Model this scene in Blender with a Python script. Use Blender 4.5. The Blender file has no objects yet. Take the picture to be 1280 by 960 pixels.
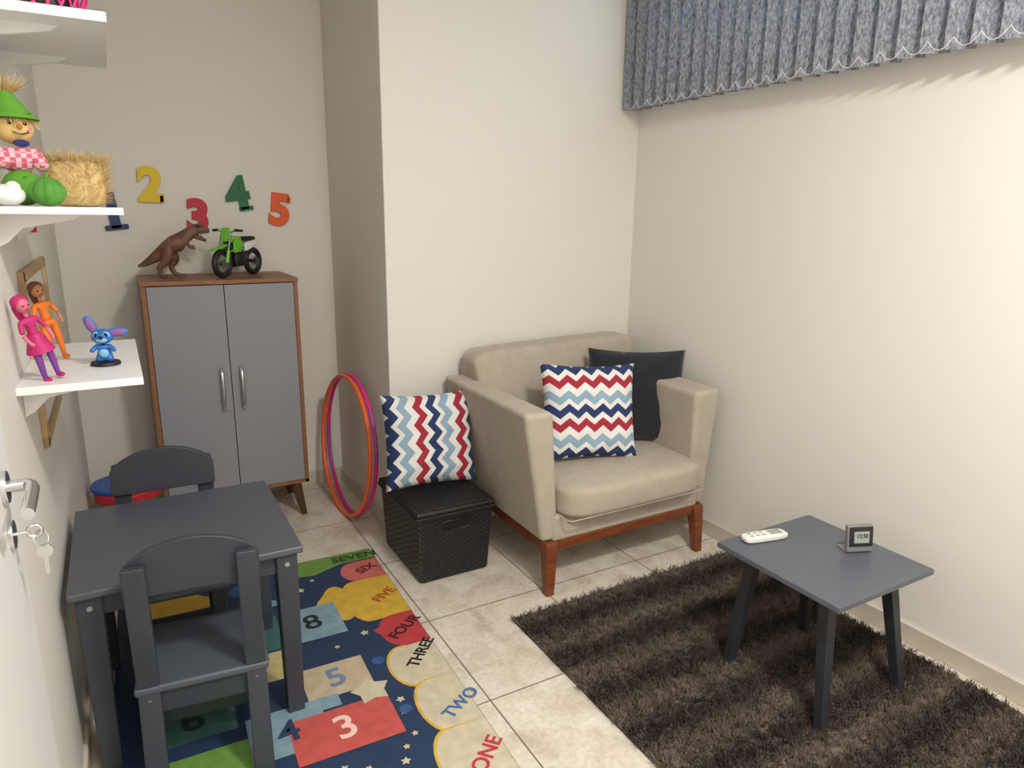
import bpy, bmesh, random
import numpy as np
from math import *
from mathutils import Vector, Matrix, Euler
random.seed(7); np.random.seed(7)
scene=bpy.context.scene
col=scene.collection

# ---------------------------------------------------------------- helpers
def s2l(c):
    return tuple(((x/255)/12.92 if x/255<=.04045 else ((x/255+.055)/1.055)**2.4) for x in c)+(1,)
class NT:
    def __init__(s,name):
        s.m=bpy.data.materials.new(name);s.m.use_nodes=True;s.t=s.m.node_tree
        s.b=s.t.nodes['Principled BSDF']
    def n(s,t,**k):
        x=s.t.nodes.new(t)
        for a,b in k.items(): setattr(x,a,b)
        return x
    def l(s,a,b): s.t.links.new(a,b)
    def math(s,op,a,b=None,c=None):
        x=s.n('ShaderNodeMath',operation=op)
        for i,v in enumerate((a,b,c)):
            if v is None: continue
            if isinstance(v,(int,float)): x.inputs[i].default_value=v
            else: s.l(v,x.inputs[i])
        return x.outputs[0]
def mat(name,rgb,rough=.5,metal=0,noise=None,bump=0,bscale=200,spec=.5,sheen=0,nscale=8,stretch=(1,1,1),coat=0):
    N=NT(name);b=N.b;c=s2l(rgb)
    b.inputs['Base Color'].default_value=c;b.inputs['Roughness'].default_value=rough;b.inputs['Metallic'].default_value=metal
    b.inputs['Specular IOR Level'].default_value=spec
    if sheen: b.inputs['Sheen Weight'].default_value=sheen
    if coat: b.inputs['Coat Weight'].default_value=coat
    if noise or bump:
        tc=N.n('ShaderNodeTexCoord');mp=N.n('ShaderNodeMapping');mp.inputs['Scale'].default_value=stretch
        N.l(tc.outputs['Object'],mp.inputs[0])
    if noise:
        nz=N.n('ShaderNodeTexNoise');nz.inputs['Scale'].default_value=nscale;nz.inputs['Detail'].default_value=6
        N.l(mp.outputs[0],nz.inputs[0])
        r=N.n('ShaderNodeValToRGB');r.color_ramp.elements[0].position=.3;r.color_ramp.elements[1].position=.7
        r.color_ramp.elements[0].color=c;r.color_ramp.elements[1].color=s2l(noise)
        N.l(nz.outputs[0],r.inputs[0]);N.l(r.outputs[0],b.inputs['Base Color'])
    if bump:
        nz=N.n('ShaderNodeTexNoise');nz.inputs['Scale'].default_value=bscale;nz.inputs['Detail'].default_value=3
        N.l(mp.outputs[0],nz.inputs[0])
        bp=N.n('ShaderNodeBump');bp.inputs['Strength'].default_value=bump;bp.inputs['Distance'].default_value=.002
        N.l(nz.outputs[0],bp.inputs['Height']);N.l(bp.outputs[0],b.inputs['Normal'])
    return N.m
def link(o,parent=None):
    col.objects.link(o)
    if parent: o.parent=parent
    return o
def empty(name,loc=(0,0,0),rz=0,rot=None,sc=1):
    e=bpy.data.objects.new(name,None);e.empty_display_size=.05;e.location=loc;e.scale=(sc,sc,sc)
    e.rotation_euler=rot if rot else (0,0,rz);return link(e)
def mesh(name,V,Fs,m,parent=None,smooth=False,loc=(0,0,0),rot=(0,0,0)):
    me=bpy.data.meshes.new(name);me.from_pydata([tuple(v) for v in V],[],[tuple(f) for f in Fs]);me.update()
    if m: me.materials.append(m)
    if smooth: me.polygons.foreach_set('use_smooth',[True]*len(me.polygons))
    o=bpy.data.objects.new(name,me);o.location=loc;o.rotation_euler=rot
    return link(o,parent)
def bev(o,w,seg=3,smooth=True):
    b=o.modifiers.new('b','BEVEL');b.width=w;b.segments=seg;b.limit_method='ANGLE';b.angle_limit=radians(30)
    if smooth:
        o.data.polygons.foreach_set('use_smooth',[True]*len(o.data.polygons))
        w_=o.modifiers.new('w','WEIGHTED_NORMAL');w_.keep_sharp=True
    return o
HF=[(0,3,2,1),(4,5,6,7),(0,1,5,4),(1,2,6,5),(2,3,7,6),(3,0,4,7)]
def hexa(name,V,m,parent=None,b=0,seg=3):
    o=mesh(name,V,HF,m,parent)
    if b: bev(o,b,seg)
    return o
def box(name,lo,hi,m,parent=None,b=0,seg=2,rot=(0,0,0)):
    c=[(lo[i]+hi[i])/2 for i in range(3)];h=[(hi[i]-lo[i])/2 for i in range(3)]
    V=[(sx*h[0],sy*h[1],sz*h[2]) for sz in (-1,1) for sx,sy in ((-1,-1),(1,-1),(1,1),(-1,1))]
    o=mesh(name,V,HF,m,parent,loc=c,rot=rot)
    if b: bev(o,b,seg)
    return o
def soft(name,C,m,parent=None,k=6,n=14,puff=(0,0,0)):
    bm=bmesh.new();bmesh.ops.create_cube(bm,size=2);bmesh.ops.subdivide_edges(bm,edges=bm.edges[:],cuts=n,use_grid_fill=True)
    C=[Vector(c) for c in C]
    for v in bm.verts:
        p=v.co;s=(abs(p.x)**k+abs(p.y)**k+abs(p.z)**k)**(1/k)
        q=p/s
        px=q.x*(1+puff[0]*(1-q.y**2)*(1-q.z**2));py=q.y*(1+puff[1]*(1-q.x**2)*(1-q.z**2));pz=q.z*(1+puff[2]*(1-q.x**2)*(1-q.y**2))
        x,y,z=(px+1)/2,(py+1)/2,(pz+1)/2
        lo=(C[0]*(1-x)+C[1]*x)*(1-y)+(C[3]*(1-x)+C[2]*x)*y
        hi=(C[4]*(1-x)+C[5]*x)*(1-y)+(C[7]*(1-x)+C[6]*x)*y
        v.co=lo*(1-z)+hi*z
    me=bpy.data.meshes.new(name);bm.to_mesh(me);bm.free();me.materials.append(m)
    me.polygons.foreach_set('use_smooth',[True]*len(me.polygons))
    return link(bpy.data.objects.new(name,me),parent)
def corners(x0,x1,y0,y1,z0,z1):
    return [(x0,y0,z0),(x1,y0,z0),(x1,y1,z0),(x0,y1,z0),(x0,y0,z1),(x1,y0,z1),(x1,y1,z1),(x0,y1,z1)]
def rslab(name,C,m,parent=None,b=.02,seg=4):
    return hexa(name,C,m,parent,b,seg)
def cyl(name,p0,p1,r0,r1,m,parent=None,seg=24,b=0):
    p0,p1=Vector(p0),Vector(p1);d=p1-p0;L=d.length
    V=[];Fs=[]
    for i in range(seg):
        a=2*pi*i/seg;V.append((r0*cos(a),r0*sin(a),0))
    for i in range(seg):
        a=2*pi*i/seg;V.append((r1*cos(a),r1*sin(a),L))
    for i in range(seg): j=(i+1)%seg;Fs.append((i,j,seg+j,seg+i))
    Fs.append(tuple(range(seg))[::-1]);Fs.append(tuple(range(seg,2*seg)))
    o=mesh(name,V,Fs,m,parent);o.location=p0;o.rotation_mode='QUATERNION';o.rotation_quaternion=d.to_track_quat('Z','Y')
    o.data.polygons.foreach_set('use_smooth',[True]*len(o.data.polygons))
    bev(o,b if b else min(r0,r1,L)*.12+1e-5,2)
    return o
def ball(name,c,r,m,parent=None,rot=(0,0,0),seg=24):
    if isinstance(r,(int,float)): r=(r,r,r)
    bm=bmesh.new();bmesh.ops.create_uvsphere(bm,u_segments=seg,v_segments=seg//2,radius=1)
    for v in bm.verts: v.co=Vector((v.co.x*r[0],v.co.y*r[1],v.co.z*r[2]))
    me=bpy.data.meshes.new(name);bm.to_mesh(me);bm.free();me.materials.append(m)
    me.polygons.foreach_set('use_smooth',[True]*len(me.polygons))
    o=bpy.data.objects.new(name,me);o.location=c;o.rotation_euler=rot;return link(o,parent)
def torus(name,c,R,r,m,parent=None,rot=(0,0,0),seg=64,ms=10):
    V=[];Fs=[]
    for i in range(seg):
        a=2*pi*i/seg
        for j in range(ms):
            b=2*pi*j/ms;V.append(((R+r*cos(b))*cos(a),(R+r*cos(b))*sin(a),r*sin(b)))
    for i in range(seg):
        for j in range(ms):
            i2=(i+1)%seg;j2=(j+1)%ms;Fs.append((i*ms+j,i2*ms+j,i2*ms+j2,i*ms+j2))
    return mesh(name,V,Fs,m,parent,True,c,rot)
def tube(name,pts,r,m,parent=None,cyc=False,radii=None,res=6,kind='POLY'):
    cu=bpy.data.curves.new(name,'CURVE');cu.dimensions='3D';cu.bevel_depth=r;cu.bevel_resolution=3;cu.use_fill_caps=True
    sp=cu.splines.new('NURBS' if kind=='NURBS' else 'POLY');sp.points.add(len(pts)-1)
    for i,p in enumerate(pts):
        sp.points[i].co=(*p,1)
        if radii: sp.points[i].radius=radii[i]
    if kind=='NURBS': sp.use_endpoint_u=True;sp.order_u=3;sp.resolution_u=res
    sp.use_cyclic_u=cyc
    cu.materials.append(m)
    return link(bpy.data.objects.new(name,cu),parent)
def skin(name,J,E,R,m,parent=None,sub=2,loc=(0,0,0),rot=(0,0,0),root=0):
    me=bpy.data.meshes.new(name);me.from_pydata(J,E,[]);me.materials.append(m)
    o=bpy.data.objects.new(name,me);o.location=loc;o.rotation_euler=rot;link(o,parent)
    o.modifiers.new('s','SKIN')
    for i,v in enumerate(me.skin_vertices[0].data):
        r=R[i];v.radius=(r,r) if isinstance(r,(int,float)) else r
        v.use_root=(i==root)
    sb=o.modifiers.new('ss','SUBSURF');sb.levels=sub;sb.render_levels=sub
    o.modifiers['s'].use_smooth_shade=True
    return o
def text(name,s,loc,size,m,rot=(0,0,0),ext=.0,off=0,parent=None,bevel=0,ax='CENTER'):
    cu=bpy.data.curves.new(name,'FONT');cu.body=s;cu.size=size;cu.extrude=ext;cu.offset=off;cu.align_x=ax;cu.align_y='CENTER'
    cu.bevel_depth=bevel;cu.materials.append(m)
    o=bpy.data.objects.new(name,cu);o.location=loc;o.rotation_euler=rot;return link(o,parent)
def strands(name,P0,D,L,W,m,parent=None,seg=1):
    n=len(P0);D=D/np.linalg.norm(D,axis=1)[:,None]
    a=np.random.rand(n)*2*pi;S=np.stack([np.cos(a),np.sin(a),np.zeros(n)],1)*W[:,None]*.5
    V=np.stack([P0-S,P0+S,P0+D*L[:,None]+S*.35,P0+D*L[:,None]-S*.35],1).reshape(-1,3)
    me=bpy.data.meshes.new(name);me.vertices.add(4*n);me.vertices.foreach_set('co',V.ravel())
    me.loops.add(4*n);me.loops.foreach_set('vertex_index',np.arange(4*n,dtype=np.int32))
    me.polygons.add(n);me.polygons.foreach_set('loop_start',np.arange(0,4*n,4,dtype=np.int32))
    me.update(calc_edges=True);me.validate()
    me.materials.append(m)
    return link(bpy.data.objects.new(name,me),parent)

# ---------------------------------------------------------------- room
XL,XR,YB,YF,XC,ZC,Y0=-.215,2.37,2.90,3.75,1.02,2.85,-1.0
mWall=mat('wall_paint',(227,223,215),.7,bump=.12,bscale=90,spec=.25)
mCeil=mat('ceiling_paint',(238,237,234),.9)
mWhite=mat('white_laminate',(238,238,238),.35)
N=NT('marble_tile');b=N.b
tc=N.n('ShaderNodeTexCoord');sx=N.n('ShaderNodeSeparateXYZ');N.l(tc.outputs['Object'],sx.inputs[0])
T=.5
def jd(o,off):
    f=N.math('FRACT',N.math('DIVIDE',N.math('SUBTRACT',o,off),T))
    return N.math('MULTIPLY',N.math('SUBTRACT',.5,N.math('ABSOLUTE',N.math('SUBTRACT',f,.5))),T)
d=N.math('MINIMUM',jd(sx.outputs[0],.39-5),jd(sx.outputs[1],.17-5))
g=N.math('LESS_THAN',d,.0026)
n1=N.n('ShaderNodeTexNoise');n1.inputs['Scale'].default_value=8;n1.inputs['Detail'].default_value=10;n1.inputs['Distortion'].default_value=.7
N.l(tc.outputs['Object'],n1.inputs[0])
r=N.n('ShaderNodeValToRGB');e=r.color_ramp.elements
e[0].position=.30;e[0].color=s2l((196,184,166));e[1].position=.68;e[1].color=s2l((228,221,207))
x=e.new(.47);x.color=s2l((216,206,190))
N.l(n1.outputs[0],r.inputs[0])
n2=N.n('ShaderNodeTexNoise');n2.inputs['Scale'].default_value=60;n2.inputs['Detail'].default_value=6
N.l(tc.outputs['Object'],n2.inputs[0])
r2=N.n('ShaderNodeValToRGB');r2.color_ramp.elements[0].position=.35;r2.color_ramp.elements[0].color=(.8,.79,.76,1);r2.color_ramp.elements[1].position=.6;r2.color_ramp.elements[1].color=(1,1,1,1)
N.l(n2.outputs[0],r2.inputs[0])
mx=N.n('ShaderNodeMix',data_type='RGBA',blend_type='MULTIPLY');mx.inputs[0].default_value=.7
N.l(r.outputs[0],mx.inputs[6]);N.l(r2.outputs[0],mx.inputs[7])
m2=N.n('ShaderNodeMix',data_type='RGBA');N.l(g,m2.inputs[0]);N.l(mx.outputs[2],m2.inputs[6]);m2.inputs[7].default_value=s2l((120,106,92))
N.l(m2.outputs[2],b.inputs['Base Color']);b.inputs['Roughness'].default_value=.35
mFloor=N.m
fo=box('floor',(XL-.2,Y0-.1,-.08),(XR+.15,YF+.1,0),mFloor)
def bake(o):
    for v in o.data.vertices: v.co=v.co+o.location
    o.location=(0,0,0)
bake(fo)
box('ceiling',(XL-.2,Y0-.1,ZC),(XR+.15,YF+.1,ZC+.08),mCeil)
box('wall_left',(XL-.1,Y0,0),(XL,YF,ZC),mWall)
box('wall_far',(XL-.1,YF,0),(XC+.05,YF+.1,ZC),mWall)
o=mesh('wall_back',[(XC,YB,0),(XR+.1,YB,0),(XR+.1,YF+.1,0),(XC,YF+.1,0),(XC,YB,ZC),(XR+.1,YB,ZC),(XR+.1,YF+.1,ZC),(XC,YF+.1,ZC)],HF,mWall)
bev(o,.006,3)
box('wall_front',(XL-.1,Y0-.1,0),(XR+.1,Y0,ZC),mWall)
WY0,WY1,WZ0,WZ1=.35,2.72,2.12,2.66
wr=empty('wall_right')
box('wall_below',(XR,Y0,0),(XR+.12,YB,WZ0),mWall,wr)
box('wall_above',(XR,Y0,WZ1),(XR+.12,YB,ZC),mWall,wr)
box('wall_side_1',(XR,Y0,WZ0),(XR+.12,WY0,WZ1),mWall,wr)
box('wall_side_2',(XR,WY1,WZ0),(XR+.12,YB,WZ1),mWall,wr)
mAlu=mat('window_aluminium',(200,200,200),.3,.9)
N=NT('window_glass');N.b.inputs['Base Color'].default_value=(.9,.95,1,1);N.b.inputs['Transmission Weight'].default_value=1;N.b.inputs['Roughness'].default_value=.3;N.b.inputs['IOR'].default_value=1.1
mGlass=N.m
w=empty('window_1',(XR+.06,0,0))
for i,(a,c) in enumerate([((-.02,WY0,WZ0),(.02,WY1,WZ0+.035)),((-.02,WY0,WZ1-.035),(.02,WY1,WZ1)),((-.02,WY0,WZ0),(.02,WY0+.035,WZ1)),((-.02,WY1-.035,WZ0),(.02,WY1,WZ1)),((-.018,(WY0+WY1)/2-.02,WZ0),(.018,(WY0+WY1)/2+.02,WZ1))]):
    box('frame_%d'%(i+1),a,c,mAlu,w,.003)
box('glass',(-.003,WY0+.03,WZ0+.03),(.003,WY1-.03,WZ1-.03),mGlass,w)
mBase=mat('baseboard_ceramic',(208,199,184),.35,noise=(194,183,166),nscale=9)
bh=.075
box('baseboard_right',(XR-.012,Y0,0),(XR,YB,bh),mBase,b=.002)
box('baseboard_back',(XC,YB-.012,0),(XR-.012,YB,bh),mBase,b=.002)
box('baseboard_return',(XC-.012,YB-.012,0),(XC,YF,bh),mBase,b=.002)
box('baseboard_far',(XL,YF-.012,0),(XC-.012,YF,bh),mBase,b=.002)
box('baseboard_left',(XL,1.30,0),(XL+.012,YF-.012,bh),mBase,b=.002)

# ---------------------------------------------------------------- lights
def area(name,loc,size,power,rgb=(1,1,1),rot=(0,0,0),shape='DISK'):
    l=bpy.data.lights.new(name,'AREA');l.shape=shape;l.size=size;l.energy=power;l.color=rgb
    o=bpy.data.objects.new(name,l);o.location=loc;o.rotation_euler=rot;return link(o)
N=NT('lamp_diffuser');N.b.inputs['Emission Color'].default_value=(1,.98,.95,1);N.b.inputs['Emission Strength'].default_value=3;N.b.inputs['Base Color'].default_value=(.9,.9,.9,1)
mDiff=N.m
for nm,(x,y),pw in (('ceiling_lamp',(1.02,.05),64),('ceiling_lamp.001',(.42,-.60),15)):  # second entry is an added fill lamp behind the camera, no known fixture
    cl=empty(nm,(x,y,ZC))
    cyl('base',(0,0,-.03),(0,0,0),.22,.22,mWhite,cl,48)
    cyl('diffuser',(0,0,-.045),(0,0,-.03),.20,.21,mDiff,cl,48)
    area(nm.replace('lamp','light'),(x,y,ZC-.06),.34,pw,(1,.978,.945))
w=bpy.data.worlds.new('daylight');scene.world=w;w.use_nodes=True
bg=w.node_tree.nodes['Background'];bg.inputs[0].default_value=(.75,.87,1,1);bg.inputs[1].default_value=3.5

# ---------------------------------------------------------------- vertical blinds
N=NT('blind_fabric');b=N.b
tc=N.n('ShaderNodeTexCoord');mp=N.n('ShaderNodeMapping');mp.inputs['Scale'].default_value=(60,60,24);N.l(tc.outputs['Object'],mp.inputs[0])
nz=N.n('ShaderNodeTexNoise');nz.inputs['Scale'].default_value=2.2;nz.inputs['Detail'].default_value=8;nz.inputs['Roughness'].default_value=.78;N.l(mp.outputs[0],nz.inputs[0])
r=N.n('ShaderNodeValToRGB');r.color_ramp.elements[0].position=.38;r.color_ramp.elements[0].color=s2l((98,101,112));r.color_ramp.elements[1].position=.62;r.color_ramp.elements[1].color=s2l((196,199,208))
N.l(nz.outputs[0],r.inputs[0]);N.l(r.outputs[0],b.inputs['Base Color']);b.inputs['Roughness'].default_value=.9
tr=N.n('ShaderNodeBsdfTranslucent');N.l(r.outputs[0],tr.inputs[0]);ms=N.n('ShaderNodeMixShader');ms.inputs[0].default_value=.32
N.l(b.outputs[0],ms.inputs[1]);N.l(tr.outputs[0],ms.inputs[2]);N.l(ms.outputs[0],N.t.nodes['Material Output'].inputs[0])
mBlind=N.m
mChain=mat('bead_chain',(225,225,225),.3)
bl=empty('vertical_blinds',(2.282,0,0))
box('headrail',(-.025,.25,2.70),(.025,2.89,2.745),mAlu,bl,.004)
V=[];Fs=[];ch=[]
y=2.845
while y>.3:
    a=radians(-46)+random.uniform(-.05,.05)
    hw=.0445
    zb=2.0+random.uniform(-.002,.002)
    base=len(V)
    for j in range(5):
        t=-1+j/2
        px=t*hw*sin(a)-.001*(1-t*t);py=y+t*hw*cos(a)
        V.append((px,py,zb));V.append((px,py,2.7))
    for j in range(4): Fs.append((base+2*j,base+2*j+2,base+2*j+3,base+2*j+1))
    ch.append((-.014,y,zb+.025))
    y-=.077
o=mesh('slats',V,Fs,mBlind,bl,False)
so=o.modifiers.new('s','SOLIDIFY');so.thickness=.0012
for i in range(len(ch)-1):
    p,q=Vector(ch[i]),Vector(ch[i+1])
    pts=[p.lerp(q,t/6)+Vector((-.026,0,-.030*(1-(t/3-1)**2)+.004)) for t in range(7)]
    tube('chain_%d'%i,pts,.0012,mChain,bl)

# ---------------------------------------------------------------- rug
N=NT('shag_fibre');b=N.b
tc=N.n('ShaderNodeTexCoord');sx=N.n('ShaderNodeSeparateXYZ');N.l(tc.outputs['Object'],sx.inputs[0])
nw=N.n('ShaderNodeTexNoise');nw.inputs['Scale'].default_value=14;nw.inputs['Detail'].default_value=4;N.l(tc.outputs['Object'],nw.inputs[0])
yy=N.math('ADD',sx.outputs[1],N.math('MULTIPLY',nw.outputs[0],.09))
sn=N.math('SINE',N.math('MULTIPLY',yy,2*pi/.20))
nf=N.n('ShaderNodeTexNoise');nf.inputs['Scale'].default_value=140;nf.inputs['Detail'].default_value=2;N.l(tc.outputs['Object'],nf.inputs[0])
fac=N.math('ADD',N.math('MULTIPLY_ADD',sn,.22,.42),N.math('MULTIPLY',N.math('SUBTRACT',nf.outputs[0],.5),1.6))
r=N.n('ShaderNodeValToRGB');r.color_ramp.elements[0].position=.15;r.color_ramp.elements[0].color=s2l((52,44,40));r.color_ramp.elements[1].position=.95;r.color_ramp.elements[1].color=s2l((128,116,104))
N.l(fac,r.inputs[0]);N.l(r.outputs[0],b.inputs['Base Color']);b.inputs['Roughness'].default_value=.85;b.inputs['Specular IOR Level'].default_value=.15
mRug=N.m
rx0,rx1,ry0,ry1=1.17,2.31,.35,2.02
rug=empty('shag_rug')
o=box('backing',(rx0,ry0,0),(rx1,ry1,.01),mRug,rug);bake(o)
n=115000
cl_n=12000;C=np.stack([np.random.uniform(rx0,rx1,cl_n),np.random.uniform(ry0,ry1,cl_n)],1)
P=np.zeros((n,3));P[:,2]=.008
ci=np.random.randint(0,cl_n,n);off=np.random.normal(0,.0052,(n,2))
P[:,:2]=C[ci]+off;P[:,0]=np.clip(P[:,0],rx0-.004,rx1+.003);P[:,1]=np.clip(P[:,1],ry0,ry1+.004)
cd=np.random.normal(0,.62,(cl_n,2))
D=np.concatenate([cd[ci]+np.random.normal(0,.25,(n,2)),np.full((n,1),.85)],1)
strands('pile',P,D,np.random.uniform(.018,.031,n),np.random.uniform(.0026,.0040,n),mRug,rug)

# ---------------------------------------------------------------- play mat
mat_c={}
def mc(name,rgb):
    if name not in mat_c: mat_c[name]=mat('mat_print_'+name,rgb,.55,noise=tuple(max(0,int(v*.9)) for v in rgb),nscale=25,spec=.3)
    return mat_c[name]
pm=empty('hopscotch_play_mat',(-.083,.026,0),radians(-1.7))
MX0,MX1,MY0,MY1=-.13,.875,1.0,2.84
navy=mc('navy',(42,60,90))
box('mat_base',(MX0,MY0,.0),(MX1,MY1,.004),navy,pm,.001)
lay=[0]
def poly(name,pts,c,z=None):
    lay[0]+=1;zz=.0044+.00005*lay[0] if z is None else z
    return mesh(name,[(x,y,zz) for x,y in pts],[tuple(range(len(pts)))],c,pm)
def blob(name,cx,cy,rx,ry,c,wob=.12,lob=5,rot=0,n=48):
    pts=[]
    for i in range(n):
        a=2*pi*i/n;r=1+wob*cos(lob*a+rot);pts.append((cx+rx*r*cos(a),cy+ry*r*sin(a)))
    pts=[(min(max(x,MX0+.002),MX1-.002),min(max(y,MY0+.002),MY1-.002)) for x,y in pts]
    return poly(name,pts,c)
cream=mc('cream',(208,197,170));red=mc('red',(190,66,72));yel=mc('yellow',(216,176,66));grn=mc('green',(116,156,74));lbl=mc('light_blue',(132,162,174))
teal=mc('teal',(70,112,108));beige=mc('beige',(198,180,150));pink=mc('pink',(206,112,104));pale=mc('pale_yellow',(214,196,140));blue=mc('mid_blue',(58,94,148))
cells=[('SEVEN',2.72,2.84,.50,grn,(30,70,40)),('SIX',2.57,2.74,.70,pink,(120,20,40)),('FIVE',2.27,2.57,.66,yel,(180,90,30)),('FOUR',2.06,2.27,.72,red,(70,20,30)),('THREE',1.84,2.06,.69,cream,(20,20,25)),('TWO',1.60,1.85,.71,cream,(70,110,160)),('ONE',1.34,1.61,.68,cream,(190,50,60))]
poly('green_cell',[(.48,2.72),(.60,2.70),(.72,2.75),(MX1-.002,2.75),(MX1-.002,MY1-.002),(.53,MY1-.002)],grn)
def border(name,y0,y1,xi,c,outline=yel):
    def pts(e):
        L=[(MX1-.002,y0-e*.3),(MX1-.002,y1)]
        for i in range(13):
            a=pi/2+pi*i/12
            L.append((xi+.07-e+ (.07)*cos(a),(y0+y1)/2+((y1-y0)/2+e)*sin(a)))
        return L
    if outline: poly(name+'_outline',pts(.008),outline)
    poly(name,pts(0),c)
poly('border_fill',[(.74,1.0+.002),(MX1-.002,1.002),(MX1-.002,2.08),(.79,2.08)],cream)
for nme,y0,y1,xi,c,tcx in cells[1:]:
    border(nme.lower()+'_cell',y0,y1,xi,c,None if nme in('SIX','FOUR') else yel)
poly('four_point',[(.70,2.20),(.78,2.06),(MX1-.002,2.06),(MX1-.002,2.27)],red)
wp={'SEVEN':(.79,2.785,.070,.0),'SIX':(.81,2.66,.065,.45),'FIVE':(.815,2.42,.062,.6),'FOUR':(.815,2.17,.062,.65),'THREE':(.815,2.00,.058,.85),'TWO':(.835,1.70,.062,.55),'ONE':(.815,1.47,.068,.75)}
for nme,y0,y1,xi,c,tcx in cells:
    x,y,s,rz=wp[nme]
    text('word_'+nme.lower(),nme,(x,y,.0070),s,mat('ink_'+nme,tcx,.6),(0,0,rz),.0002,.0012,pm)
blob('sun_patch',.05,2.68,.16,.10,yel,.1,5)
blob('yellow_patch',.64,2.44,.08,.12,yel,.1,4)
def cell(name,x0,x1,y0,y1,c,num,nc,ns=.12):
    poly('cell_'+name,[(x0,y0),(x1,y0),(x1,y1),(x0,y1)],c)
    if num: text('number_'+num,num,((x0+x1)/2,(y0+y1)/2,.0070),ns,mat('ink_n'+num,nc,.6),(0,0,.1),.0002,.002,pm)
cell('eight',.41,.62,2.24,2.46,lbl,'8',(30,35,45),.13)
cell('nine',.18,.40,2.24,2.46,teal,'9',(30,35,45),.13)
cell('seven',.21,.41,2.07,2.23,pale,'7',(40,40,45),.12)
cell('five',.41,.62,1.91,2.08,beige,'5',(110,130,160),.13)
cell('six',-.04,.20,1.90,2.08,teal,'6',(30,50,55),.14)
cell('four',.22,.50,1.86,1.92,lbl,'',0)
cell('four_b',.22,.44,1.72,1.90,lbl,'4',(40,60,90),.13)
cell('three',.33,.64,1.66,1.85,mc('coral',(200,90,84)),'3',(240,200,190),.14)
cell('two',.12,.32,1.40,1.64,grn,'2',(250,250,240),.15)
cell('green_b',-.11,.22,1.66,1.84,grn,'',0)
cell('one',.33,.58,1.15,1.4,lbl,'1',(40,60,90),.15)
def star(name,cx,cy,R,c,rot=.3,n=5,ri=.5):
    pts=[]
    for i in range(2*n):
        a=rot+pi*i/n;r=R if i%2==0 else R*ri;pts.append((cx+r*cos(a),cy+r*sin(a)))
    return poly(name,pts,c)
star('star_big',.600,1.885,.066,cream,.35,5,.62)
random.seed(3)
for i,(x,y,R) in enumerate([(.52,2.6,.02),(.58,2.66,.012),(.67,2.2,.018),(.56,2.16,.012),(.67,1.80,.016),(.66,1.74,.012),(.60,1.55,.016),(.55,1.48,.02),(.66,1.64,.012),(.30,2.56,.015),(.36,2.64,.02),(.25,1.62,.014),(.5,1.57,.012),(.03,2.2,.015),(-.05,2.3,.02),(.62,1.60,.012),(.44,1.6,.014)]):
    star('star_%d'%i,x,y,R,pale if i%2 else cream,random.random(),5,.5)
for i,(x,y,R) in enumerate([(.50,2.72,.03),(.665,2.02,.022),(.53,1.5,.05),(.67,1.75,.020),(.1,2.5,.05),(.3,2.7,.045),(.4,2.55,.025)]):
    blob('planet_%d'%i,x,y,R,R,blue if i%2 else lbl,0)

# ---------------------------------------------------------------- armchair
mUp=mat('upholstery_beige',(184,174,158),.92,noise=(174,163,146),nscale=18,bump=.5,bscale=500,sheen=.15,spec=.2)
mWood=mat('armchair_wood',(134,72,40),.4,noise=(100,50,26),nscale=14,stretch=(1,1,6))
ac=empty('armchair')
rslab('arm_left',[(1.375,2.145,.215),(1.455,2.145,.215),(1.455,2.85,.215),(1.375,2.85,.215),(1.268,2.12,.775),(1.400,2.12,.768),(1.390,2.86,.768),(1.268,2.86,.775)],mUp,ac,.022)
rslab('arm_right',[(2.165,2.145,.215),(2.250,2.145,.215),(2.250,2.85,.215),(2.165,2.85,.215),(2.130,2.12,.758),(2.28,2.12,.765),(2.28,2.86,.765),(2.15,2.86,.758)],mUp,ac,.022)
rslab('seat_base',corners(1.42,2.20,2.135,2.85,.215,.325),mUp,ac,.012)
rslab('back_panel',[(1.37,2.76,.215),(2.25,2.76,.215),(2.25,2.86,.215),(1.37,2.86,.215),(1.36,2.80,.84),(2.24,2.80,.84),(2.24,2.885,.84),(1.36,2.885,.84)],mUp,ac,.02)
soft('seat_cushion',corners(1.445,2.185,2.062,2.70,.312,.455),mUp,ac,k=7.5,puff=(0,.03,.14),n=20)
soft('back_cushion',[(1.44,2.60,.43),(2.17,2.60,.43),(2.17,2.74,.43),(1.44,2.74,.43),(1.335,2.70,.895),(2.275,2.70,.922),(2.275,2.86,.922),(1.335,2.86,.895)],mUp,ac,k=11,puff=(0,.30,.01),n=20)
tube('piping',[(1.455,2.40,.322),(1.452,2.09,.322),(1.47,2.070,.322),(2.16,2.070,.322),(2.178,2.09,.322),(2.18,2.40,.322)],.003,mUp,ac)
box('rail_front',(1.385,2.135,.175),(2.235,2.165,.218),mWood,ac,.004)
box('rail_back',(1.385,2.83,.175),(2.235,2.86,.218),mWood,ac,.004)
box('rail_left',(1.385,2.15,.175),(1.415,2.85,.218),mWood,ac,.004)
box('rail_right',(2.205,2.15,.175),(2.235,2.85,.218),mWood,ac,.004)
def leg(name,x,y,x2,y2,zt,m,par,a=.028,b_=.018,bb=.004,z0=0):
    V=[(x2-b_,y2-b_,z0),(x2+b_,y2-b_,z0),(x2+b_,y2+b_,z0),(x2-b_,y2+b_,z0),(x-a,y-a,zt),(x+a,y-a,zt),(x+a,y+a,zt),(x-a,y+a,zt)]
    return hexa(name,V,m,par,bb)
leg('leg_1',1.41,2.15,1.39,2.115,.216,mWood,ac)
leg('leg_2',2.205,2.15,2.20,2.115,.216,mWood,ac)
leg('leg_3',1.41,2.84,1.395,2.86,.216,mWood,ac)
leg('leg_4',2.205,2.84,2.21,2.86,.216,mWood,ac)

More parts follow.
